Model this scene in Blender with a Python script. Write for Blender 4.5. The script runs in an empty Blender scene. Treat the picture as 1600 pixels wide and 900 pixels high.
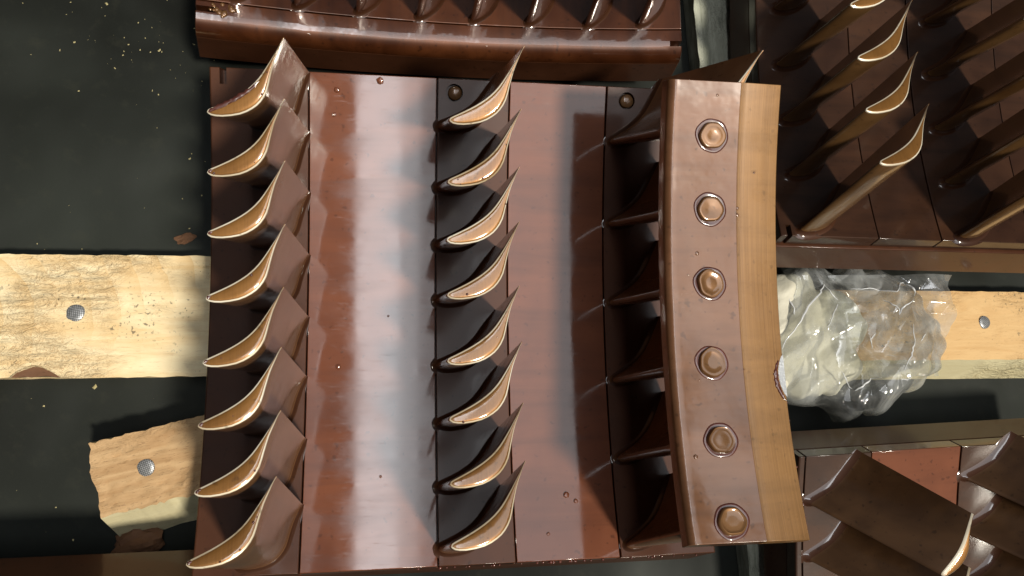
import bpy, bmesh, math, random
from mathutils import Vector, Matrix, noise
random.seed(7)
R_ = math.radians
scene = bpy.context.scene
COL = scene.collection

# ------------------------------------------------------------------ camera
cam_d = bpy.data.cameras.new('camera'); cam = bpy.data.objects.new('camera', cam_d); COL.objects.link(cam)
rv = Vector((-.1219, .1607, .0035))
cam.matrix_world = Matrix.Translation((.0596, -.0523, .6063)) @ Matrix.Rotation(rv.length, 3, rv).inverted().to_4x4()
cam_d.sensor_width = 36; cam_d.lens = 36 * 1209 / 1600
cam_d.clip_start = .01; cam_d.clip_end = 60
scene.camera = cam
scene.cycles.caustics_reflective = False; scene.cycles.caustics_refractive = False

# ------------------------------------------------------------------ world and lamps
W = bpy.data.worlds.new('World'); scene.world = W; W.use_nodes = True
bg = W.node_tree.nodes['Background']; bg.inputs[0].default_value = (.80, .90, 1.0, 1); bg.inputs[1].default_value = .045

def area_lamp(name, loc, rot, sx, sy, power, col):
    l = bpy.data.lights.new(name, 'AREA'); l.shape = 'RECTANGLE'; l.size = sx; l.size_y = sy; l.energy = power; l.color = col
    o = bpy.data.objects.new(name, l); COL.objects.link(o); o.location = loc; o.rotation_euler = rot; return o
# open roof light over the bench: its left edge is what the lacquered plates mirror
area_lamp('roof_opening', (.77, .22, 2.5), (0, 0, 0), 1.66, 1.35, 13, (.95, .97, 1.0))
area_lamp('added_sheen_strip', (.025, .22, 2.51), (0, 0, 0), .17, 1.35, 2.3, (.95, .97, 1.0))  # added lamp, brightens the left part of the mirrored sheen
area_lamp('added_sheen_falloff', (.065, .22, 2.52), (0, 0, 0), .25, 1.35, 2.6, (.95, .97, 1.0))  # second added lamp, eases that sheen's falloff to the right
# direct sunlight
sl = bpy.data.lights.new('sunlight', 'SUN'); sl.energy = 3.1; sl.angle = R_(6); sl.color = (1, .93, .80)
so = bpy.data.objects.new('sunlight', sl); COL.objects.link(so)
so.rotation_euler = Vector((-.335, .34, -1)).to_track_quat('-Z', 'Y').to_euler()

vs = scene.view_settings; vs.view_transform = 'Standard'; vs.look = 'None'; vs.exposure = .28; vs.gamma = 1; vs.use_curve_mapping = False

# ------------------------------------------------------------------ materials
def new_mat(name):
    m = bpy.data.materials.new(name); m.use_nodes = True
    nt = m.node_tree; return m, nt, nt.nodes['Principled BSDF']
def N(nt, t, **kw):
    n = nt.nodes.new(t)
    for k, v in kw.items():
        if k.startswith('_'): setattr(n, k[1:], v)
        else: n.inputs[k.replace('__', ' ')].default_value = v
    return n
def coords(nt, scale=(1, 1, 1), kind='Object'):
    tc = N(nt, 'ShaderNodeTexCoord'); mp = N(nt, 'ShaderNodeMapping'); mp.inputs['Scale'].default_value = scale
    nt.links.new(tc.outputs[kind], mp.inputs[0]); return mp.outputs[0]
def noise_n(nt, vec, scale, detail=4, rough=.55, dist=0):
    n = N(nt, 'ShaderNodeTexNoise', Scale=scale, Detail=detail, Roughness=rough, Distortion=dist)
    nt.links.new(vec, n.inputs['Vector']); return n.outputs[0]
def ramp(nt, fac, stops):
    r = N(nt, 'ShaderNodeValToRGB'); e = r.color_ramp.elements
    while len(e) < len(stops): e.new(.5)
    for k, (p, c) in enumerate(stops):
        e[k].position = p; e[k].color = (c, c, c, 1) if isinstance(c, (int, float)) else (*c, 1)
    nt.links.new(fac, r.inputs[0]); return r.outputs[0]
def mixc(nt, fac, a, b, mode='MIX'):
    m = N(nt, 'ShaderNodeMix', _data_type='RGBA', _blend_type=mode)
    for sock, v in ((m.inputs[0], fac), (m.inputs[6], a), (m.inputs[7], b)):
        if hasattr(v, 'is_linked'): nt.links.new(v, sock)
        else: sock.default_value = v if isinstance(v, (int, float)) else (*v, 1)
    return m.outputs[2]
def bump(nt, h, strength, dist, prev=None):
    b = N(nt, 'ShaderNodeBump', Strength=strength, Distance=dist); nt.links.new(h, b.inputs['Height'])
    if prev: nt.links.new(prev, b.inputs['Normal'])
    return b.outputs[0]

def lacquer(name, dark, light, metallic=.35, rough=.42, coat=1.0, coat_rough=.05, brush=None, wave=.35, brush_strength=.05, brush_tone=.0, ior=1.55, spec=.5, smear=0):
    m, nt, p = new_mat(name)
    tc = N(nt, 'ShaderNodeTexCoord'); oi = N(nt, 'ShaderNodeObjectInfo'); av = N(nt, 'ShaderNodeVectorMath', _operation='MULTIPLY_ADD'); av.inputs[1].default_value = (7, 5, 3)
    nt.links.new(oi.outputs['Random'], av.inputs[0]); nt.links.new(tc.outputs['Object'], av.inputs[2]); v = av.outputs[0]     # every piece has its own stains
    f = noise_n(nt, v, 14, 3, .6, .4)
    col = mixc(nt, ramp(nt, f, [(.3, 0.), (.72, 1.)]), dark, light)
    sp = noise_n(nt, v, 210, 1, .7)
    col = mixc(nt, ramp(nt, sp, [(.66, 0.), (.75, .5)]), col, tuple(c * .35 for c in dark))
    nrm = None
    if brush:
        vb = coords(nt, brush)
        fb = noise_n(nt, vb, 1, 3, .6)
        if brush_tone: col = mixc(nt, ramp(nt, fb, [(.3, 0.), (.7, brush_tone)]), col, tuple(min(1, c * 1.6) for c in light))
        nrm = bump(nt, fb, brush_strength, .0004)
    p.inputs['Metallic'].default_value = metallic
    nt.links.new(ramp(nt, f, [(.2, rough - .08), (.8, rough + .1)]), p.inputs['Roughness'])
    if nrm: nt.links.new(nrm, p.inputs['Normal'])
    p.inputs['Specular IOR Level'].default_value = spec
    p.inputs['Coat Weight'].default_value = coat; p.inputs['Coat IOR'].default_value = ior
    cr = noise_n(nt, v, 40, 3, .7)
    rg = ramp(nt, cr, [(.35, coat_rough), (.75, coat_rough * 2.4)])
    if smear:                                          # wiped bands and fine scuffs across the plate
        sm = noise_n(nt, coords(nt, (5, 48, 48)), 1, 4, .65, .6); sc = noise_n(nt, coords(nt, (60, 700, 700)), 1, 2, .7)
        col = mixc(nt, ramp(nt, sm, [(.42, 0.), (.70, smear * 1.1)]), col, tuple(c * .45 for c in dark))
        rg = mixc(nt, ramp(nt, sm, [(.45, 0.), (.75, smear)]), rg, (.2, .2, .2)); rg = mixc(nt, ramp(nt, sc, [(.62, 0.), (.72, smear * .6)]), rg, (.4, .4, .4))
    nt.links.new(rg, p.inputs['Coat Roughness']); nt.links.new(col, p.inputs['Base Color'])
    wv = noise_n(nt, v, 22, 0, .4)
    pv = noise_n(nt, v, 130, 1, .5)
    b1 = bump(nt, wv, wave, .002); b1 = bump(nt, pv, wave * .3, .0004, b1)
    nt.links.new(b1, p.inputs['Coat Normal'])
    return m

M = {}
M['plate'] = lacquer('brown_lacquer', (.112, .032, .013), (.185, .060, .027), .1, .5, ior=1.55, coat_rough=.04, brush=(14, 900, 14), brush_strength=.04, wave=.03, spec=.15, smear=.4)
M['foot'] = lacquer('dark_brown_lacquer', (.048, .016, .0065), (.085, .030, .013), .1, .5, coat=.3, coat_rough=.08, brush=(900, 14, 14), brush_strength=.03, wave=.12, spec=.2)
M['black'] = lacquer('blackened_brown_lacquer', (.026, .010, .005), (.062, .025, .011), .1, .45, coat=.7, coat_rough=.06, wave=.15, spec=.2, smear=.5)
M['fillet'] = lacquer('pooled_dark_lacquer', (.030, .010, .004), (.065, .024, .010), .1, .45, coat=1., coat_rough=.05, wave=.2, spec=.2)
M['rim'] = lacquer('dark_glossy_rim', (.036, .009, .003), (.115, .034, .010), .3, .34, ior=1.6, coat_rough=.04, wave=1.1, spec=.4, smear=.5)
M['vane'] = lacquer('bronze_vane_lacquer', (.16, .070, .028), (.28, .145, .070), .1, .6, coat=1., coat_rough=.10, wave=.06, spec=.1)
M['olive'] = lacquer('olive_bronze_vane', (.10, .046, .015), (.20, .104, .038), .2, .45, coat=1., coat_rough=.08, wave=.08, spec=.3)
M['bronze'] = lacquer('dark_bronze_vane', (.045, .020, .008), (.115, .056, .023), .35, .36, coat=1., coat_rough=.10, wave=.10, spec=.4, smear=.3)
M['tip'] = lacquer('golden_cut_tip', (.125, .050, .009), (.25, .115, .026), .4, .40, coat=1., coat_rough=.07, brush=(1100, 40, 40), brush_strength=.14, wave=.6, brush_tone=.18, spec=.3, ior=1.6)
M['edge'] = lacquer('pale_edge_glint', (.42, .30, .15), (.90, .84, .70), .15, .35, coat_rough=.06, wave=.1)  # thin white edge glint put into the colour as a pale rim
M['shroud'] = lacquer('tan_shroud_lacquer', (.120, .050, .020), (.205, .095, .046), .25, .45, coat=1., coat_rough=.12, wave=1.2, spec=.2, smear=.45)
M['band'] = lacquer('brushed_tan_band', (.18, .088, .028), (.26, .138, .050), .25, .5, coat=.25, coat_rough=.2, brush=(1500, 12, 12), brush_strength=.3, wave=.2, brush_tone=.4, spec=.3, smear=.3)
M['rivet'] = lacquer('bronze_rivet', (.13, .060, .021), (.21, .105, .042), .35, .40, coat=.9, coat_rough=.08, wave=.5, spec=.2)
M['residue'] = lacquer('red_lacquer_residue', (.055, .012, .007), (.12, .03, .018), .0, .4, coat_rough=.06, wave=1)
m, nt, p = new_mat('bare_steel'); M['steel'] = m
p.inputs['Base Color'].default_value = (.62, .64, .66, 1); p.inputs['Metallic'].default_value = .7; p.inputs['Roughness'].default_value = .38
nt.links.new(bump(nt, noise_n(nt, coords(nt), 900, 3), .4, .0006), p.inputs['Normal'])

def wood(name, pale, mid, dark, grain=1.0, rings=None, speck=.4, figure=.5, torn=.47):
    m, nt, p = new_mat(name)
    v0 = coords(nt)
    g = noise_n(nt, coords(nt, (5, 42, 42)), 2.2, 5, .6, .9); fine = noise_n(nt, coords(nt, (30, 420, 420)), 3, 3, .7, .2); big = noise_n(nt, v0, 15, 4, .6, .5)
    c = mixc(nt, ramp(nt, g, [(.38, 0.), (.66, figure)]), pale, mid)
    if rings:
        tc = N(nt, 'ShaderNodeTexCoord'); mp = N(nt, 'ShaderNodeMapping'); mp.inputs['Location'].default_value = (-rings[0], -rings[1], 0); mp.inputs['Scale'].default_value = (1, 1.35, .2)
        nt.links.new(tc.outputs['Object'], mp.inputs[0])
        wv = N(nt, 'ShaderNodeTexWave', _wave_type='RINGS', _rings_direction='Z', _wave_profile='SAW', Scale=15, Distortion=3.0, Detail=3)
        wv.inputs['Detail Scale'].default_value = 1.2; nt.links.new(mp.outputs[0], wv.inputs['Vector'])
        msk = N(nt, 'ShaderNodeMath', _operation='MULTIPLY'); nt.links.new(ramp(nt, wv.outputs[0], [(.35, 0.), (1., .8)]), msk.inputs[0]); nt.links.new(ramp(nt, noise_n(nt, v0, 9, 2), [(.4, .1), (.65, 1.)]), msk.inputs[1])
        c = mixc(nt, msk.outputs[0], c, mid)
    c = mixc(nt, ramp(nt, big, [(.52, 0.), (.82, .5)]), c, tuple(.6 * a + .4 * b for a, b in zip(mid, dark)))
    c = mixc(nt, ramp(nt, fine, [(.60, 0.), (.68, .45 * grain)]), c, dark)
    sp = noise_n(nt, v0, 330, 2, .6); msk = noise_n(nt, v0, 22, 3, .6)
    dm = N(nt, 'ShaderNodeMath', _operation='MULTIPLY'); nt.links.new(ramp(nt, sp, [(.60, 0.), (.68, speck)]), dm.inputs[0]); nt.links.new(ramp(nt, msk, [(.50, 0.), (.6, 1.)]), dm.inputs[1])
    c = mixc(nt, dm.outputs[0], c, (.10, .085, .06))
    tn = noise_n(nt, coords(nt, (45, 95, 60)), 1.3, 4, .7, 1.6); ln = N(nt, 'ShaderNodeMath', _operation='SUBTRACT'); ln.inputs[1].default_value = .5; nt.links.new(tn, ln.inputs[0])
    la = N(nt, 'ShaderNodeMath', _operation='ABSOLUTE'); nt.links.new(ln.outputs[0], la.inputs[0]); lm = N(nt, 'ShaderNodeMath', _operation='MULTIPLY')
    nt.links.new(ramp(nt, la.outputs[0], [(.0, 1.), (.018, 0.)]), lm.inputs[0]); nt.links.new(ramp(nt, noise_n(nt, v0, 13, 2), [(torn, 0.), (torn + .11, .8)]), lm.inputs[1])
    c = mixc(nt, lm.outputs[0], c, dark)                # torn fibres
    nt.links.new(c, p.inputs['Base Color']); p.inputs['Roughness'].default_value = .72; p.inputs['Specular IOR Level'].default_value = .25
    b = bump(nt, g, .3, .001); b = bump(nt, fine, .35, .0006, b)
    # torn patches of grain
    tm = N(nt, 'ShaderNodeMath', _operation='MULTIPLY')
    nt.links.new(tn, tm.inputs[0]); nt.links.new(ramp(nt, noise_n(nt, v0, 13, 2), [(torn - .02, .05), (torn + .15, 1.)]), tm.inputs[1])
    b = bump(nt, tm.outputs[0], 1., .005, b)
    nt.links.new(b, p.inputs['Normal']); return m
M['fresh'] = wood('fresh_sawn_pine', (.90, .76, .49), (.70, .46, .20), (.36, .19, .07), .8, (-.30, -.012), .75, .6)
M['rough'] = wood('rough_brown_wood', (.54, .36, .19), (.36, .205, .09), (.12, .06, .028), 1.4, None, .3, .8, .42)
M['sap'] = wood('pale_sapwood', (.60, .54, .34), (.50, .42, .23), (.3, .22, .1), .6, None, .2)
M['honey'] = wood('honey_pine', (.66, .44, .21), (.52, .30, .12), (.26, .12, .045), .9, None, .9, .6)
M['grey'] = wood('weathered_grey_wood', (.46, .47, .38), (.20, .21, .16), (.09, .10, .075), 1.3, None, .3, .9)
M['bark'] = wood('dark_bark', (.17, .085, .045), (.10, .05, .028), (.04, .02, .012), 1.2, None, .2)

m, nt, p = new_mat('galvanised_nail'); M['nail'] = m
v = coords(nt)
ck = N(nt, 'ShaderNodeTexBrick', Scale=420); ck.inputs['Mortar Size'].default_value = .09; ck.offset = 0; ck.inputs['Brick Width'].default_value = .6; ck.inputs['Row Height'].default_value = .6
ck.inputs['Color1'].default_value = ck.inputs['Color2'].default_value = (.42, .43, .44, 1); ck.inputs['Mortar'].default_value = (.09, .09, .09, 1)
nt.links.new(v, ck.inputs[0]); nt.links.new(mixc(nt, ramp(nt, noise_n(nt, v, 400, 2), [(.5, 0.), (.8, .7)]), ck.outputs[0], (.12, .125, .13), 'MIX'), p.inputs['Base Color'])
p.inputs['Metallic'].default_value = .5; p.inputs['Roughness'].default_value = .4
nt.links.new(bump(nt, ck.outputs[0], .6, .0006), p.inputs['Normal'])

m, nt, p = new_mat('black_sheet'); M['floor'] = m
v = coords(nt); f = noise_n(nt, v, 5.5, 3, .45, .3); d = noise_n(nt, v, 60, 5, .7)
c = mixc(nt, ramp(nt, f, [(.3, 0.), (.7, 1.)]), (.004, .0045, .0034), (.032, .036, .031)); c = mixc(nt, ramp(nt, d, [(.55, 0.), (.85, .3)]), c, (.05, .05, .035))  # soft sheen patches painted into the base colour as paler noise
nt.links.new(c, p.inputs['Base Color']); nt.links.new(ramp(nt, f, [(.35, .65), (.68, .42)]), p.inputs['Roughness']); p.inputs['Specular IOR Level'].default_value = .12
b = bump(nt, noise_n(nt, v, 7, 2, .5), .9, .02); b = bump(nt, d, .15, .001, b); nt.links.new(b, p.inputs['Normal'])

m, nt, p = new_mat('sawdust'); M['dust'] = m
p.inputs['Base Color'].default_value = (.42, .36, .18, 1); p.inputs['Roughness'].default_value = .9

# clear crumpled film
m, nt, p = new_mat('clear_film'); M['film'] = m
out = nt.nodes['Material Output']
tr = N(nt, 'ShaderNodeBsdfTransparent'); gl = N(nt, 'ShaderNodeBsdfGlossy', Roughness=.07); tl = N(nt, 'ShaderNodeBsdfTranslucent'); df = N(nt, 'ShaderNodeBsdfDiffuse')
tr.inputs[0].default_value = (.95, .96, .94, 1); tl.inputs[0].default_value = df.inputs[0].default_value = (.82, .85, .86, 1)
m1 = N(nt, 'ShaderNodeMixShader'); m2 = N(nt, 'ShaderNodeMixShader'); m3 = N(nt, 'ShaderNodeMixShader', Fac=.5)
fr = N(nt, 'ShaderNodeFresnel', IOR=1.5); fm_ = N(nt, 'ShaderNodeMath', _operation='MULTIPLY_ADD'); fm_.inputs[1].default_value = .45; fm_.inputs[2].default_value = .05
nt.links.new(fr.outputs[0], fm_.inputs[0])
milk = ramp(nt, noise_n(nt, coords(nt), 26, 4, .65, .8), [(.40, .08), (.68, .45)])
nt.links.new(tl.outputs[0], m3.inputs[1]); nt.links.new(df.outputs[0], m3.inputs[2])
nt.links.new(milk, m1.inputs[0]); nt.links.new(tr.outputs[0], m1.inputs[1]); nt.links.new(m3.outputs[0], m1.inputs[2])
nt.links.new(fm_.outputs[0], m2.inputs[0]); nt.links.new(m1.outputs[0], m2.inputs[1]); nt.links.new(gl.outputs[0], m2.inputs[2])
nt.links.new(m2.outputs[0], out.inputs[0])
m, nt, p = new_mat('pinched_film'); M['crease'] = m
p.inputs['Base Color'].default_value = (.88, .90, .92, 1); p.inputs['Roughness'].default_value = .12; p.inputs['Alpha'].default_value = .75
m, nt, p = new_mat('cream_wadding'); M['wad'] = m
c = mixc(nt, noise_n(nt, coords(nt), 30, 5, .6), (.52, .49, .37), (.70, .67, .56)); nt.links.new(c, p.inputs['Base Color']); p.inputs['Roughness'].default_value = .6
nt.links.new(bump(nt, noise_n(nt, coords(nt), 60, 4), .4, .004), p.inputs['Normal'])

# ------------------------------------------------------------------ helpers
def mesh_obj(name, verts, faces, mat, parent=None, smooth=None, mats=None, fmat=None, bevel=0, loc=None, rot=None):
    me = bpy.data.meshes.new(name); me.from_pydata(verts, [], faces)
    bm = bmesh.new(); bm.from_mesh(me); bmesh.ops.remove_doubles(bm, verts=bm.verts, dist=1e-7)
    bmesh.ops.recalc_face_normals(bm, faces=bm.faces); bm.to_mesh(me); bm.free()
    for mt in (mats or [mat]): me.materials.append(M[mt])
    if fmat and len(fmat) == len(me.polygons):
        for pl, k in zip(me.polygons, fmat): pl.material_index = k
    if smooth is not None:
        for pl in me.polygons: pl.use_smooth = True
        me.set_sharp_from_angle(angle=R_(smooth))
    return link(name, me, parent, bevel, loc, rot)
def link(name, me, parent=None, bevel=0, loc=None, rot=None):
    o = bpy.data.objects.new(name, me); COL.objects.link(o); o.parent = parent
    if loc is not None: o.location = loc
    if rot is not None: o.rotation_euler = rot
    if bevel:
        b = o.modifiers.new('bevel', 'BEVEL'); b.width = bevel; b.segments = 2; b.limit_method = 'ANGLE'; b.angle_limit = R_(50); b.harden_normals = True
    return o
def empty(name, loc, rz=0, label=None, cat=None, group=None):
    o = bpy.data.objects.new(name, None); COL.objects.link(o); o.location = loc; o.rotation_euler = (0, 0, rz); o.empty_display_size = .02
    tag(o, label, cat, group); return o
def tag(o, label=None, cat=None, group=None, kind=None):
    for k, v in (('label', label), ('category', cat), ('group', group), ('kind', kind)):
        if v: o[k] = v
    return o
def cut(o, cutters):
    """carve real openings, then drop the cutting bodies"""
    for c in cutters:
        md = o.modifiers.new('cut', 'BOOLEAN'); md.object = c; md.operation = 'DIFFERENCE'; md.solver = 'EXACT'
    dg = bpy.context.evaluated_depsgraph_get(); dg.update()
    me = bpy.data.meshes.new_from_object(o.evaluated_get(dg)); old = o.data; o.modifiers.clear(); o.data = me; me.name = o.name
    for c in cutters: bpy.data.objects.remove(c)

RAD = .6379          # inner radius of every segment
T = .056             # depth of plates and backing together
def cyl(x, t, h, z0=T):
    r = RAD - h; return (x, r * math.sin(t), z0 + RAD - r * math.cos(t))
def sweep(profile, t0, t1, n, z0=T):
    """closed (x, h) profile carried round the arc from t0 to t1"""
    V = []; Fc = []; k = len(profile)
    for i in range(n + 1):
        t = t0 + (t1 - t0) * i / n
        V += [cyl(x, t, h, z0) for x, h in profile]
    for i in range(n):
        for j in range(k):
            Fc.append((i * k + j, i * k + (j + 1) % k, (i + 1) * k + (j + 1) % k, (i + 1) * k + j))
    Fc.append(tuple(range(k))); Fc.append(tuple(range(n * k, n * k + k)))
    return V, Fc
def rounded(x0, x1, hb, ht, rl=.0006, rr=.0006):
    P = [(x0, hb), (x1, hb)]
    for q in range(6 if rr > .002 else 3):
        a = math.pi / 2 * q / (5 if rr > .002 else 2); P.append((x1 - rr + rr * math.cos(a), ht - rr + rr * math.sin(a)))
    for q in range(6 if rl > .002 else 3):
        a = math.pi / 2 * (1 + q / (5 if rl > .002 else 2)); P.append((x0 + rl + rl * math.cos(a), ht - rl + rl * math.sin(a)))
    return P

CONC = [(0, 0), (.03, -.012), (.10, .012), (.22, .054), (.34, .086), (.45, .102), (.56, .10), (.67, .082), (.78, .058), (.88, .033), (.95, .014), (1, 0)]
CONV = [(0, 0), (.005, .045), (.07, .125), (.20, .220), (.32, .262), (.42, .268), (.53, .240), (.645, .172), (.77, .100), (.875, .054), (.95, .023), (1, .009)]
def foil(le, te, camber=1.0, grow=0.0):
    """concave and convex point rows of a blade section between its two edges"""
    d = Vector(te) - Vector(le); c = d.length; d.normalize(); nrm = Vector((d.y, -d.x))
    rows = []
    for tab in (CONC, CONV):
        pts = []
        for k in range(len(tab) - 1):
            p0 = Vector(tab[max(k - 1, 0)]); p1 = Vector(tab[k]); p2 = Vector(tab[k + 1]); p3 = Vector(tab[min(k + 2, len(tab) - 1)])
            for u in (0, .5):
                q = .5 * (2 * p1 + (p2 - p0) * u + (2 * p0 - 5 * p1 + 4 * p2 - p3) * u * u + (3 * p1 - p0 - 3 * p2 + p3) * u ** 3); pts.append(q)
        pts.append(Vector(tab[-1])); rows.append(pts)
    W2 = [[Vector(le) + d * (q.x * c) + nrm * (q.y * c * camber) for q in r] for r in rows]
    if grow:
        L = W2[0] + W2[1][::-1]; n = len(L); G = []
        for k in range(n):
            tg = (L[(k + 1) % n] - L[k - 1])
            if tg.length < 1e-9: tg = L[(k + 2) % n] - L[k - 2]
            tg.normalize(); m2 = len(W2[0]); w = (k if k < m2 else n - 1 - k) / (m2 - 1); fall = 1 - .8 * max(0, min(1, (w - .72) / .28)) if grow > 0 else 1 - .93 * max(0, min(1, (w - .55) / .45))
            G.append(L[k] + Vector((-tg.y, tg.x)) * grow * fall)
        # keep the offset on the outside
        cen = sum(L, Vector((0, 0))) / n
        m2 = len(W2[0]); W2 = [G[:m2], G[m2:][::-1]]
    return W2
def vane_mesh(name, root, tip, h, cr=1.0, ct=1.0, steps=7, fillet=.005, body='vane'):
    """root / tip = ((xLE, sLE), (xTE, sTE)) in metres along the axis and round the arc"""
    V = []; Fc = []; fm = []
    secs = []
    for q in range(6):                               # lacquered fillet where the blade grows out of the foot
        a = q / 5 * math.pi / 2; secs.append((fillet * 1.2 * (1 - math.cos(a)) - .0006, fillet * (1 - math.sin(a))))
    for q in range(1, steps + 1): secs.append((fillet * 1.2 + (h - .0012 - fillet * 1.2) * q / steps, 0))
    secs.append((h - .0004, -.0002)); secs.append((h, -.0010))
    n = None
    for hh, g in secs:
        u = max(0, min(1, hh / h)); r = RAD - hh
        le = [root[0][k] * (1 - u) + tip[0][k] * u for k in (0, 1)]; te = [root[1][k] * (1 - u) + tip[1][k] * u for k in (0, 1)]
        a, b = foil(le, te, cr * (1 - u) + ct * u, g)
        L = a + b[::-1]; n = len(L); m2 = len(a)
        for q in L: V.append(cyl(q.x, q.y / r, hh))
    for i in range(len(secs) - 1):
        for j in range(n):
            Fc.append((i * n + j, i * n + (j + 1) % n, (i + 1) * n + (j + 1) % n, (i + 1) * n + j)); fm.append(2 if i >= len(secs) - 3 else 3 if i < 4 else 0)
    o = (len(secs) - 1) * n; K = 10                      # slightly crowned cut tip
    aa = [Vector(V[o + j]) for j in range(m2)]; bb = [Vector(V[o + n - 1 - j]) for j in range(m2)]
    grid = []
    for j in range(m2):
        row = [o + j]
        for q in range(1, K):
            u = (0, .06, .13, .21, .31, .42, .62, .78, .87, .94)[q]; pnt = aa[j].lerp(bb[j], u); pnt.z += (bb[j] - aa[j]).length * (.06 - .045 * max(0, 1 - u / .42) ** 2 - .06 * max(0, (u - .76) / .24) ** 2); row.append(len(V)); V.append(tuple(pnt))
        row.append(o + n - 1 - j); grid.append(row)
    for j in range(m2 - 1):
        for q in range(K): Fc.append((grid[j][q], grid[j + 1][q], grid[j + 1][q + 1], grid[j][q + 1])); fm.append(1)
    me = bpy.data.meshes.new(name); me.from_pydata(V, [], Fc)
    for k in (body, 'tip', 'edge', 'fillet'): me.materials.append(M[k])
    for pl, k in zip(me.polygons, fm): pl.material_index = k; pl.use_smooth = True
    bm = bmesh.new(); bm.from_mesh(me); bmesh.ops.recalc_face_normals(bm, faces=bm.faces); bm.to_mesh(me); bm.free()
    me.set_sharp_from_angle(angle=R_(38)); return me
def place_arc(o, t):
    """turn a part round the segment's own axis"""
    c = Vector((0, 0, T + RAD)); o.rotation_euler = (t, 0, 0); o.location = c - Matrix.Rotation(t, 3, 'X') @ c
    return o
def vane_row(root_obj, root, tip, h, thetas, cr=1, ct=1, fillet=.005, jit=.0006, body='vane'):
    me = vane_mesh('vane', root, tip, h, cr, ct, fillet=fillet, body=body); res = []
    for t in thetas:
        o = link('vane', me, root_obj); place_arc(o, t + random.uniform(-.0012, .0012)); o.location.x += random.uniform(-jit, jit); res.append(o)
    return res
def box_cut(x0, x1, t0, t1, h0, h1, parent=None):
    V, Fc = sweep([(x0, h0), (x1, h0), (x1, h1), (x0, h1)], t0, t1, 3); return mesh_obj('cutter', V, Fc, 'foot', parent)
def hole_cut(x, t, r, parent):
    bm = bmesh.new(); bmesh.ops.create_cone(bm, cap_ends=True, segments=28, radius1=r, radius2=r, depth=.012); me = bpy.data.meshes.new('cutter'); bm.to_mesh(me); bm.free(); me.materials.append(M['foot'])
    return link('cutter', me, parent, loc=cyl(x, t, 0), rot=(t, 0, 0))
def disc(name, x, t, h, prof, mat, parent, n=24, wob=0, seed=0):
    """lathed button standing on the arc; prof = (radius, height) from rim to centre"""
    rnd = random.Random(seed); ph = rnd.uniform(0, 6); V = []; Fc = []
    for k, (r, z) in enumerate(prof):
        for j in range(n):
            a = 2 * math.pi * j / n; w = 1 + wob * (math.sin(2 * a + ph) * .5 + math.sin(3 * a + 2 * ph) * .35 + math.sin(6 * a + ph) * .3)
            V.append((r * w * math.cos(a), r * w * math.sin(a), z))
    for k in range(len(prof) - 1):
        for j in range(n): Fc.append((k * n + j, k * n + (j + 1) % n, (k + 1) * n + (j + 1) % n, (k + 1) * n + j))
    V.append((0, 0, prof[-1][1])); c = len(V) - 1; k = len(prof) - 1
    for j in range(n): Fc.append((k * n + j, k * n + (j + 1) % n, c))
    o = mesh_obj(name, V, Fc, mat, parent, smooth=50); o.location = cyl(x, t, h); o.rotation_euler = (t, 0, 0); return o
def lump(name, verts_c, mat, parent, seed, squash=.5, sub=2):
    """small irregular dome; verts_c = (x, t, h, radius)"""
    x, t, h, r = verts_c; bm = bmesh.new(); bmesh.ops.create_icosphere(bm, subdivisions=sub, radius=r)
    for v in bm.verts:
        q = v.co.normalized(); v.co *= 1 + .35 * noise.noise(q * 1.7 + Vector((seed * 3.1, 0, 0))); v.co.z *= squash
    me = bpy.data.meshes.new(name); bm.to_mesh(me); bm.free(); me.materials.append(M[mat])
    for pl in me.polygons: pl.use_smooth = True
    o = link(name, me, parent); o.location = cyl(x, t, h); o.rotation_euler = (t, 0, 0); return o

def bead(name, pts, rad, mat, parent, seed, n=8, squash=.7):
    """one uneven bead of lacquer drawn through points"""
    V = []; Fc = []; P = [Vector(q) for q in pts]; k = len(P)
    for i, q in enumerate(P):
        tg = (P[min(i + 1, k - 1)] - P[max(i - 1, 0)]).normalized(); sd = tg.cross(Vector((0, 0, 1))).normalized(); up = sd.cross(tg)
        e = math.sin(math.pi * (i + .25) / (k - .5)) ** .5
        for j in range(n):
            a = 2 * math.pi * j / n; w = rad * e * (.75 + .9 * abs(noise.noise(Vector((i * .55, j * .45, seed)))) + .4 * noise.noise(Vector((i * 1.7, j * .9, seed + 3))))
            V.append(q + sd * math.cos(a) * w + up * math.sin(a) * w * squash)
    for i in range(k - 1):
        for j in range(n): Fc.append((i * n + j, i * n + (j + 1) % n, (i + 1) * n + (j + 1) % n, (i + 1) * n + j))
    Fc += [tuple(range(n)), tuple(range((k - 1) * n, k * n))]
    return mesh_obj(name, [tuple(q) for q in V], Fc, mat, parent, smooth=60)

PT = .014
def segment_base(root, plates, t0, t1, back=True, n=44, protrude=.0, bev=.0007):
    """the row of curved plates (feet and spacers) on their thick backing ring"""
    res = []
    for name, x0, x1, mat, rl, rr, drop in plates:
        V, Fc = sweep(rounded(x0 + .0005, x1 - .0005, -PT, -drop, rl, rr), t0, t1, n)
        res.append(mesh_obj(name, V, Fc, mat, root, smooth=20, bevel=bev))
    if back:
        x0 = plates[0][1]; x1 = plates[-1][2]
        V, Fc = sweep(rounded(x0 + .001, x1 - .001, -T + .001, -PT - .0008, .001, .001), t0 - protrude, t1 + protrude, n)
        res.append(mesh_obj('backing_ring', V, Fc, 'foot', root, smooth=20, bevel=.001))
    return res

# ------------------------------------------------------------------ setting
FLOOR_Z = -.086
mesh_obj('floor', [(-2, -2, FLOOR_Z), (2.4, -2, FLOOR_Z), (2.4, 2, FLOOR_Z), (-2, 2, FLOOR_Z)], [(0, 1, 2, 3)], 'floor')['kind'] = 'structure'

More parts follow.
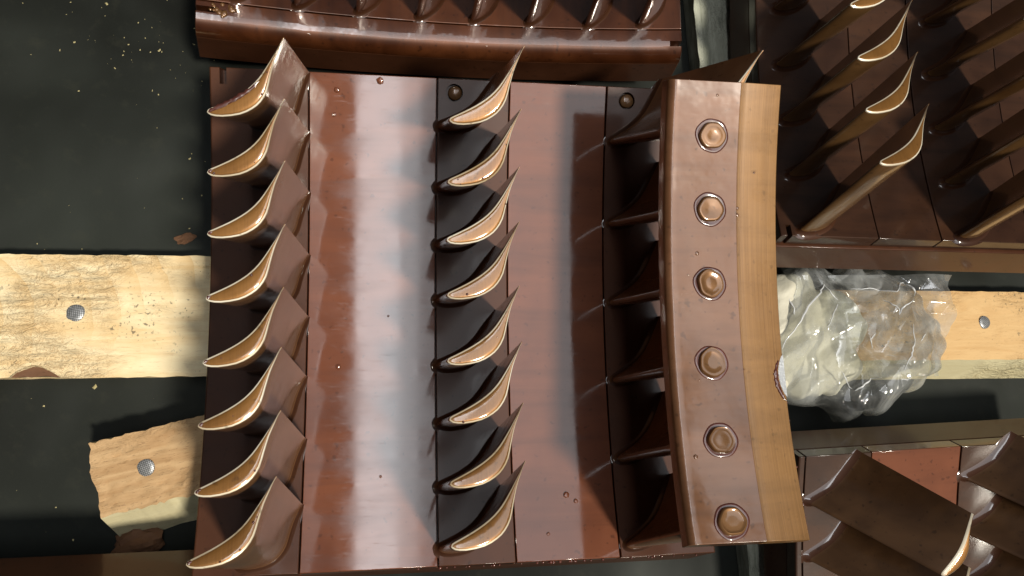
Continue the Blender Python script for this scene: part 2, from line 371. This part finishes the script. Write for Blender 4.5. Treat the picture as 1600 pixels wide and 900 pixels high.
# ------------------------------------------------------------------ planks
def plank_mesh(name, L, Wd, Th, mat, parent, seed, nx=60, ny=16, wane_lo=0, wane_hi=0, bites=(), side_mat=None, rag=.0012, zn=.0006):
    """sawn board, origin at the middle of its underside; long side along x"""
    V = []; idx = {}; Fc = []; fm = []
    def e(x, y, z): return noise.noise(Vector((x * 60 + seed, y * 60, z * 60)))
    for i in range(nx + 1):
        for j in range(ny + 1):
            x = -L / 2 + L * i / nx; v = j / ny
            lo = -Wd / 2 + wane_lo; hi = Wd / 2 - wane_hi
            lo += rag * e(x * 1.5, 0, 1) + rag * .6 * e(x * 5, 3, 1); hi += rag * e(x * 1.5, 5, 2) + rag * .6 * e(x * 5, 8, 1)
            for (bx, bw, bd, sd) in bites:
                k = max(0, 1 - abs(x - bx) / bw) ** .6
                if sd < 0: lo += bd * k
                else: hi -= bd * k
            xx = x
            if i in (0, nx): xx += rag * 1.6 * e(0, v * .045, 4 + i) + rag * .5 * e(0, v * .2, 9 + i)
            y = lo + (hi - lo) * v
            idx[i, j, 1] = len(V); V.append((xx, y, Th + zn * e(x * 2, y * 3, 0) + zn * .8 * e(x * 6, y * 9, 3)))
            yb = -Wd / 2 + Wd * v + rag * .5 * e(x, 9, 9)
            idx[i, j, 0] = len(V); V.append((xx, yb, 0))
    for i in range(nx):
        for j in range(ny):
            Fc.append((idx[i, j, 1], idx[i + 1, j, 1], idx[i + 1, j + 1, 1], idx[i, j + 1, 1])); fm.append(0)
            Fc.append((idx[i, j, 0], idx[i, j + 1, 0], idx[i + 1, j + 1, 0], idx[i + 1, j, 0])); fm.append(0)
        for j in (0, ny): Fc.append((idx[i, j, 0], idx[i + 1, j, 0], idx[i + 1, j, 1], idx[i, j, 1])); fm.append(1)
    for j in range(ny):
        for i in (0, nx): Fc.append((idx[i, j, 0], idx[i, j + 1, 0], idx[i, j + 1, 1], idx[i, j, 1])); fm.append(0)
    me = bpy.data.meshes.new(name); me.from_pydata(V, [], Fc)
    me.materials.append(M[mat]); me.materials.append(M[side_mat or mat])
    for pl, k in zip(me.polygons, fm): pl.material_index = k; pl.use_smooth = True
    bm = bmesh.new(); bm.from_mesh(me); bmesh.ops.recalc_face_normals(bm, faces=bm.faces); bm.to_mesh(me); bm.free()
    me.set_sharp_from_angle(angle=R_(35))
    return link(name, me, parent)
def nail(parent, x, y, z, r=.0055, seed=0, notch=False):
    n = 22; V = []; Fc = []; prof = [(r * 1.02, -.003), (r, .0006), (r * .86, .0012), (r * .4, .0014)]
    for k, (q, zz) in enumerate(prof):
        for j in range(n):
            a = 2 * math.pi * j / n; w = 1 + .03 * math.sin(3 * a + seed)
            if notch and abs((a - .35 + math.pi) % (2 * math.pi) - math.pi) < .3: w *= 1.12
            V.append((q * w * math.cos(a), q * w * math.sin(a), zz))
    for k in range(3):
        for j in range(n): Fc.append((k * n + j, k * n + (j + 1) % n, (k + 1) * n + (j + 1) % n, (k + 1) * n + j))
    Fc.append(tuple(range(3 * n, 4 * n)))
    o = mesh_obj('nail_head', V, Fc, 'nail', parent, smooth=50, loc=(x, y, z)); o.rotation_euler = (.05, -.06, seed); return o

PZ = -.0855
def plank(loc, rz, L, Wd, Th, mat, label, seed, nails=(), **kw):
    r = empty('wooden_plank', loc, rz, label, 'plank', 'pallet boards')
    plank_mesh('board', L, Wd, Th, mat, r, seed, **kw)
    for k, (x, y, rr) in enumerate(nails): nail(r, x, y, Th, rr, seed + k, notch=k == 0 and mat == 'fresh')
    return r
# pale board on the left, running on under the middle segment
pl = plank((-.02, .0055, PZ), .003, .60, .099, .0265, 'fresh', 'pale fresh-sawn plank with a dark nail head, left of the central segment', 3.3,
           nails=[(-.166, .0025, .0068)], bites=[(-.195, .018, .012, -1)], nx=110, ny=26)
# torn dark bark pocket in its lower edge
b = plank_mesh('bark_pocket', .05, .014, .022, 'bark', pl, 8, nx=16, ny=5, rag=.002); b.location = (-.193, -.041, .0005)
# short rough block, lower left
plank((-.062, -.112, PZ), .235, .20, .082, .037, 'rough', 'short brown rough-sawn block with a nail and pale lower edge, set askew', 12.7,
      nails=[(-.062, .012, .0066)], wane_lo=.024, side_mat='sap', nx=70, ny=24, rag=.0026, zn=.0018)
# honey board on the right
plank((.66, -.013, PZ), -.004, .52, .084, .0265, 'honey', 'honey-coloured plank with a round nail, right of the plastic bag', 21.1,
      nails=[(-.029, .012, .0062)], wane_lo=.018, side_mat='sap', nx=70, zn=.0012)
# weathered batten running away under the shroud
plank((.381, .06, PZ), math.pi / 2 + .055, .95, .036, .0235, 'grey', 'narrow weathered grey batten running up behind the riveted shroud', 31.9, nx=90, ny=8, zn=.002)

# ------------------------------------------------------------------ the middle segment
seg = empty('vane_segment', (0, 0, -T), 0, 'large bronze-lacquered segment in the centre with two open vane rows and a riveted shroud', 'turbine segment', 'lacquered vane segments')
TH = .2919
plates = [('vane_foot', -.0723, 0, 'foot', .0012, .0005, 0), ('spacer_plate', 0, .0975, 'plate', .0005, .0005, .0006), ('vane_foot', .0975, .1547, 'foot', .0005, .0005, 0),
          ('spacer_plate', .1547, .234, 'plate', .0005, .0005, .0006), ('vane_foot', .234, .3097, 'foot', .0005, .0012, 0)]
parts = segment_base(seg, plates, -TH, TH)
cut(parts[0], [box_cut(-.0645, -.0595, TH - .019, TH + .02, -.03, .01, seg)])
for k, x, t in ((2, .1109, .2750), (4, .2510, .2750)):
    cut(parts[k], [hole_cut(x, t, .0068, seg)])
    disc('locating_pin', x + .0008, t, -.0056, [(.0056, 0), (.0056, .0030), (.0048, .0038)], 'rivet', seg, 22, .03, k)
v1 = vane_row(seg, ((-.041, -.0445), (.0005, -.004)), ((-.0393, -.0428), (.0023, 0)), .16, [.298, .2274, .1557, .0815, .007, -.0638, -.1375, -.2102])
v2 = vane_row(seg, ((.0985, -.049), (.1455, -.005)), ((.0966, -.0472), (.1421, 0)), .132, [.3098, .2347, .1624, .0947, .0163, -.0536, -.1275, -.1971])
v3 = vane_row(seg, ((.2385, 0), (.279, .052)), ((.2385, -.003), (.303, .0515)), .1275, [.222, .1185, .0155, -.082, -.1786, -.2807])

HS = .135
prof = [(.2372, HS - .014), (.2862, HS - .014), (.2862, HS)]
prof += [(.2815, HS - .0001), (.262, HS), (.2450, HS), (.2425, HS + .0003)]
for q in range(1, 6):
    a = math.pi / 2 * q / 5; prof.append((.2425 - .0048 * math.sin(a) - .0005, HS + .0003 - .0052 * (1 - math.cos(a))))
V, Fc = sweep(prof, -.3012, .2797, 48)
shroud = mesh_obj('shroud', V, Fc, 'shroud', seg, smooth=30, bevel=.0005)
prof = [(.2863, HS - .014), (.3157, HS - .014), (.3157, HS - .0042), (.3150, HS - .0034), (.2915, HS - .0006), (.2885, HS - .0010), (.2863, HS - .0018)]
V, Fc = sweep(prof, -.3012, .2797, 48)
band = mesh_obj('shroud_band', V, Fc, 'band', shroud, smooth=30, bevel=.0004)
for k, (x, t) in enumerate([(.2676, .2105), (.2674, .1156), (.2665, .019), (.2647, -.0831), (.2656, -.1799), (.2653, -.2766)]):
    rv_ = [(.0088, -.0005), (.0086, .0018), (.0081, .0025), (.0074, .0028), (.0064, .0028), (.0056, .0026), (.003, .0026)]
    rr = random.uniform(1.0, 1.1); ob = disc('rivet', x, t, HS, [(a * rr, z * random.uniform(.8, 1.05)) for a, z in rv_], 'rivet', shroud, 40, .075, k + 3)
    ob.rotation_euler = (t + random.uniform(-.05, .05), random.uniform(-.06, .06), 0)
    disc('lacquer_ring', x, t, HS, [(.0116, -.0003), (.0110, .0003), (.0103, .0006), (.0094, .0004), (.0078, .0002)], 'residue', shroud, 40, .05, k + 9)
# knocked edge of the band: bare metal and a roll of pushed-up lacquer
bead('lacquer_residue', [cyl(.3146 - .0056 * math.sin(math.pi * (.12 + .88 * k / 29)) ** .8, -.080 - .052 * k / 29, HS - .0030) for k in range(30)], .0018, 'residue', shroud, 4)
tt = [-.072 - .055 * k / 14 for k in range(15)]
V = []; Fc = []
for k, t in enumerate(tt):
    w = .0046 * math.sin(math.pi * k / 14) ** .7
    V += [cyl(.3158 - w, t, HS - .00335 + (w * .12)), cyl(.3160, t, HS - .0034), cyl(.3160, t, HS - .012)]
for k in range(14):
    for j in (0, 1): Fc.append((k * 3 + j, k * 3 + j + 1, k * 3 + j + 4, k * 3 + j + 3))
mesh_obj('bare_metal_chip', V, Fc, 'steel', shroud, smooth=40)
for k in range(26):                                   # crumbs along the band's lower outer edge
    t = -.13 - .16 * random.random(); lump('lacquer_crumb', (.3154 + random.uniform(-.0006, .0004), t, HS - .0040, random.uniform(.0003, .0008)), 'residue', shroud, k, .8, 1)
# drops and specks of lacquer
for k, (x, t, h, r) in enumerate([(.2585, .058, HS, .0013), (.2868, .118, HS - .0008, .0011), (.2868, .109, HS - .0008, .0012), (.2862, -.092, HS - .0006, .0008), (.2480, -.199, HS, .0015),
                                  (.2555, -.105, HS, .0006), (.2985, .165, HS - .0012, .0007), (.252, .03, HS, .0006), (.270, .262, HS, .0009)]):
    lump('lacquer_drop', (x, t, h, r), 'shroud', shroud, k, .35, 3)
for k, (x, t, r) in enumerate([(.0535, .285, .0026), (.021, .272, .0020), (.019, .243, .0016), (.0235, -.061, .0018), (.196, -.218, .0022), (.203, -.226, .0016), (.056, -.19, .0010), (.061, .0, .0008), (.18, -.262, .0012)]):
    lump('lacquer_drop', (x, t, 0, r), 'plate', seg, k + 20, .25, 3)
for k in range(34):                                   # bead of lacquer along the lower cut end
    x = random.uniform(.08, .305); lump('lacquer_crumb', (x, -TH - .0012, random.uniform(-.006, -.001), random.uniform(.0006, .0015)), 'residue', seg, k, .8, 1)
ED = foil((-.0393, -.0428), (.0023, 0))[0]             # residue run along the blade tips' hollow edge
for k, vn in enumerate(v1):
    q = ED[1:13] if k == 0 else ED[1:4]
    pts = []
    for i in range(len(q) - 1):
        for u in (0, .33, .66): w = q[i].lerp(q[i + 1], u); pts.append(cyl(w.x + .0011, (w.y - .0009) / (RAD - .16), .1602))
    bead('lacquer_residue', pts, .0014 if k == 0 else .0009, 'residue', vn, k * 5.3, squash=.45)

ED2 = foil((.0966, -.0472), (.1421, 0))
for k, vn in enumerate(v2 + v1):
    for q in range(random.randint(1, 4)):
        j = random.randint(3, 15); r0 = ED2 if vn in v2 else foil((-.0393, -.0428), (.0023, 0)); hh = .132 if vn in v2 else .16
        w = r0[0][j].lerp(r0[1][j], random.uniform(.2, .85)); lump('lacquer_fleck', (w.x, w.y / (RAD - hh), hh + .0003, random.uniform(.0004, .0010)), 'residue', vn, k * 7 + q, .4, 1)

# ------------------------------------------------------------------ neighbouring segments
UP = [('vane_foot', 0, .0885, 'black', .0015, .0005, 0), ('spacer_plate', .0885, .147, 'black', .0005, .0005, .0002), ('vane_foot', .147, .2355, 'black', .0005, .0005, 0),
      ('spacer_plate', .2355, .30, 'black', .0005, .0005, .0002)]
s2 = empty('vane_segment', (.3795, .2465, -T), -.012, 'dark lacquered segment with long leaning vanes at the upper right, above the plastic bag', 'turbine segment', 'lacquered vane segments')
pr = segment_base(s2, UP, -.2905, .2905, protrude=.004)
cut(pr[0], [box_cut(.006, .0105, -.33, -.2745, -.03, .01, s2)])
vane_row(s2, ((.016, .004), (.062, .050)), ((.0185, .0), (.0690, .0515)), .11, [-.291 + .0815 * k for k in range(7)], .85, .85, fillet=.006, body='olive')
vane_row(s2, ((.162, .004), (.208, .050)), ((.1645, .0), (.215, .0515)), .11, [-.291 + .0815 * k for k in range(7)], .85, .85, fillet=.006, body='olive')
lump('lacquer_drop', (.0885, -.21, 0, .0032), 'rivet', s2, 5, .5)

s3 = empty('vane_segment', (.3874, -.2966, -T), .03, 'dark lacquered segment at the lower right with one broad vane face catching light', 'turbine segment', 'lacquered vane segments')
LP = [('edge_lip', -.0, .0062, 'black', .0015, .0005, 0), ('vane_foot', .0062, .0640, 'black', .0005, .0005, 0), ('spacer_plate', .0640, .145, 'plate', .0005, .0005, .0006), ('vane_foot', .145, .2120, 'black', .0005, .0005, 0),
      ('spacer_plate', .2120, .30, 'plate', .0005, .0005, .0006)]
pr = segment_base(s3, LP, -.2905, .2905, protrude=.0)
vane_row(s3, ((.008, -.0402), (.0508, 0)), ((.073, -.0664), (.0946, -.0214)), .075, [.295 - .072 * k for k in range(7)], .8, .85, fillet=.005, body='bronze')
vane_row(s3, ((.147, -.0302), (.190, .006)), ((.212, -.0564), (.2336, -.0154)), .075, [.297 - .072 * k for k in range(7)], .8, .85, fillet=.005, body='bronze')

s4 = empty('vane_segment', (.109, .217, -T), math.pi / 2, 'lacquered segment along the top edge with a rounded shiny rim and vane roots', 'turbine segment', 'lacquered vane segments')
TP = [('rounded_rim', 0, .0245, 'rim', .014, .0005, 0), ('vane_foot', .0245, .095, 'rim', .0005, .0005, 0), ('spacer_plate', .095, .20, 'rim', .0005, .0005, .0002)]
RAD = 1.25                                            # a larger ring
pr = segment_base(s4, TP, -.1566, .1566)
cut(pr[0], [box_cut(.010, .0145, -.18, -.1485, -.03, .01, s4), box_cut(.0155, .020, .1455, .18, -.03, .01, s4)])
vane_row(s4, ((.0275, .0), (.085, -.022)), ((.030, .0), (.088, -.024)), .14, [.1350 - .0375 * k for k in range(8)], .8, .7, fillet=.0045, body='rim')
for k in range(16):
    lump('lacquer_residue', (.019 + random.uniform(-.006, .004), .1425 + random.uniform(-.010, .006), .0, random.uniform(.001, .003)), 'rivet', s4, k, .4)
RAD = .6379

s5 = empty('vane_segment', (-.19, -.372, -T), 0, 'dull brown end of another segment in the bottom left corner', 'turbine segment', 'lacquered vane segments')
BP = [('spacer_plate', -.12, .014, 'plate', .0005, .002, .004), ('vane_foot', .014, .13, 'foot', .002, .0005, 0)]
segment_base(s5, BP, -.29, .29)

# ------------------------------------------------------------------ plastic bag
bag = empty('plastic_bag', (.49, -.012, -.059), 0, 'crumpled clear plastic bag holding pale wadding, between the segments on the right', 'plastic bag')
def folds(x, y, seed, n=6, f0=14, f1=60):
    """crumple of straight creases: folded planes in random directions"""
    rnd = random.Random(seed); z = 0
    wx = x + .006 * noise.noise(Vector((x * 18, y * 18, seed))); wy = y + .006 * noise.noise(Vector((x * 22, y * 22, seed + 5)))
    for k in range(n):
        a = rnd.uniform(0, math.pi); f = f0 * (f1 / f0) ** (k / max(1, n - 1)); o = rnd.random()
        q = (wx * math.cos(a) + wy * math.sin(a)) * f + o; z += (abs(q - math.floor(q) - .5) * 2 - .5) * f0 / f
    return z
def bag_shell(name, mat, cx, cy, rx, ry, hz, amp, nx, ny, seed, fn=6, f1=60, sink=-.022, edge=.28):
    V = []; Fc = []
    for i in range(nx + 1):
        for j in range(ny + 1):
            u = -1 + 2 * i / nx; v = -1 + 2 * j / ny
            x = cx + rx * u * math.sqrt(1 - .42 * v * v) ; y = cy + ry * v * math.sqrt(1 - .42 * u * u)
            an = math.atan2(v, u); ol = 1 + edge * (noise.noise(Vector((math.cos(an) * 1.6, math.sin(an) * 1.6, seed))) + .5 * noise.noise(Vector((math.cos(an) * 4, math.sin(an) * 4, seed + 3))))
            x = cx + (x - cx) * ol; y = cy + (y - cy) * ol; e = max(0., 1 - max(abs(u), abs(v)) ** 6)
            z = hz * (max(0, 1 - u * u) * max(0, 1 - v * v)) ** .3 * (1 + .3 * noise.noise(Vector((x * 17, y * 17, seed))))
            z += amp * folds(x, y, seed, fn, 14, f1) * (.4 + .6 * e)
            y += .4 * amp * noise.noise(Vector((x * 60, 0, seed + 7))) ; x += .4 * amp * noise.noise(Vector((y * 60, 3, seed + 1)))
            V.append((x, y, max(z, sink)))
    for i in range(nx):
        for j in range(ny): a = i * (ny + 1) + j; Fc.append((a, a + ny + 1, a + ny + 2, a + 1))
    me = bpy.data.meshes.new(name); me.from_pydata(V, [], Fc); me.materials.append(M[mat])
    for pl in me.polygons: pl.use_smooth = True
    return link(name, me, bag)
bag_shell('wadding', 'wad', -.052, -.004, .060, .054, .022, .0060, 80, 80, 2, 5, 50)
bag_shell('film', 'film', -.014, -.008, .096, .066, .040, .0120, 240, 190, 5, 5, 46)
# open mouth of the bag: a stiff creased flap lying over the plank
V = []; Fc = []; nx, ny = 150, 120
c00, c10, c11, c01 = Vector((-.04, .052, .026)), Vector((.104, .056, .012)), Vector((.082, -.040, .010)), Vector((-.02, -.04, .050))
for i in range(nx + 1):
    for j in range(ny + 1):
        u = i / nx; v = j / ny
        q = (c00 * (1 - u) + c10 * u) * (1 - v) + (c01 * (1 - u) + c11 * u) * v
        V.append((q.x, q.y, q.z + .0100 * folds(q.x, q.y, 21, 5, 14, 46)))
for i in range(nx):
    for j in range(ny): a = i * (ny + 1) + j; Fc.append((a, a + 1, a + ny + 2, a + ny + 1))
me = bpy.data.meshes.new('flap'); me.from_pydata(V, [], Fc); me.materials.append(M['film'])
for pl_ in me.polygons: pl_.use_smooth = True
link('flap', me, bag)
# pinched creases standing up from the film
import numpy as np
PV = np.array([tuple(v.co) for o in bag.children if o.name.startswith(('film', 'flap')) for v in o.data.vertices])
CR = [[(-0.0869, -0.0148), (-0.0697, 0.0102), (-0.0486, 0.0356), (-0.0419, 0.0442)],
[(-0.0438, 0.043), (-0.0408, 0.0339), (-0.0345, 0.0272)],
[(-0.052, 0.0034), (-0.0463, 0.0158), (-0.0358, 0.026)],
[(0.0193, 0.0147), (0.0313, 0.0228), (0.0446, 0.0298)],
[(0.0414, 0.0073), (0.0362, -0.0099), (0.0274, -0.024), (0.0189, -0.0364)],
[(-0.0376, -0.0346), (-0.0297, -0.0425), (-0.0206, -0.052)],
[(-0.0206, -0.052), (-0.0128, -0.046), (-0.0012, -0.0395)],
[(0.0053, 0.0284), (0.011, 0.0216), (0.0179, 0.0136)],
[(-0.0201, 0.0386), (0.0012, 0.0399), (0.0184, 0.0354), (0.0331, 0.0448), (0.0461, 0.0472)],
[(0.0461, 0.0472), (0.0492, 0.0391), (0.0564, 0.0333)],
[(0.0166, -0.0419), (0.0227, -0.0431), (0.0286, -0.0398)],
[(-0.0082, -0.0012), (-0.0136, -0.0079), (-0.0106, -0.017)],
[(-0.072, 0.0315), (-0.0708, 0.0214), (-0.0725, 0.0147)],
[(0.0496, -0.0014), (0.0441, -0.0059), (0.04, -0.0093)],
]
for k, ln in enumerate(CR):
    pts = []
    for i in range(len(ln) - 1):
        for u in np.linspace(0, 1, 7)[:-1]: pts.append((ln[i][0] * (1 - u) + ln[i + 1][0] * u + random.gauss(0, .0002), ln[i][1] * (1 - u) + ln[i + 1][1] * u + random.gauss(0, .0002)))
    out_ = []
    for x, y in pts:
        near = PV[np.argsort((PV[:, 0] - x) ** 2 + (PV[:, 1] - y) ** 2)[:6]]; out_.append((x, y, float(near[:, 2].max()) + .0004))
    bead('crease', out_, .00050 if k % 3 else .00075, 'crease', bag, k * 2.1, 6, 1.2)

# ------------------------------------------------------------------ litter on the floor
V = []; Fc = []
def flake(x, y, r, z=FLOOR_Z):
    k = len(V); a = random.uniform(0, 6.28); w = r * random.uniform(.3, .9)
    c, s = math.cos(a), math.sin(a); hgt = r * random.uniform(.2, .6)
    for (px, py, pz) in ((-r, -w, 0), (r, -w * .7, 0), (r * .8, w, 0), (-r * .7, w * .8, 0), (random.uniform(-.3, .3) * r, 0, hgt)):
        V.append((x + px * c - py * s, y + px * s + py * c, z + .0003 + pz))
    for a_, b_ in ((0, 1), (1, 2), (2, 3), (3, 0)): Fc.append((k + a_, k + b_, k + 4))
for _ in range(120):
    if random.random() < .6: x = random.gauss(-.155, .045); y = .245 + (x + .155) * -.35 + random.gauss(0, .035)
    else: x = random.uniform(-.30, -.06); y = random.uniform(-.18, .30)
    flake(x, y, min(.0026, random.lognormvariate(-7.75, .6)))
tag(mesh_obj('sawdust', V, Fc, 'dust'), 'scattered specks of sawdust on the black sheet', 'sawdust', kind='stuff')
def chip(x, y, r, rz, mat, label, cat, name, seed, sq=.35, ln=2.2):
    bm = bmesh.new(); bmesh.ops.create_icosphere(bm, subdivisions=3, radius=r)
    for v in bm.verts:
        q = v.co.normalized(); v.co *= 1 + .5 * noise.noise(q * 1.6 + Vector((seed, 0, 0))) + .15 * noise.noise(q * 6 + Vector((seed, 0, 0))); v.co.x *= ln; v.co.z *= sq
    me = bpy.data.meshes.new(name); bm.to_mesh(me); bm.free(); me.materials.append(M[mat])
    o = link(name, me, None, loc=(x, y, FLOOR_Z + r * sq * .8), rot=(0, 0, rz)); return tag(o, label, cat)
chip(-.112, .074, .0042, .35, 'bark', 'small brown wood chip on the black sheet above the pale plank', 'wood chip', 'wood_chip', 3)
chip(-.138, -.178, .013, .25, 'bark', 'dark bark fragment on the sheet below the askew block', 'bark', 'bark_fragment', 11, .6, 1.5)
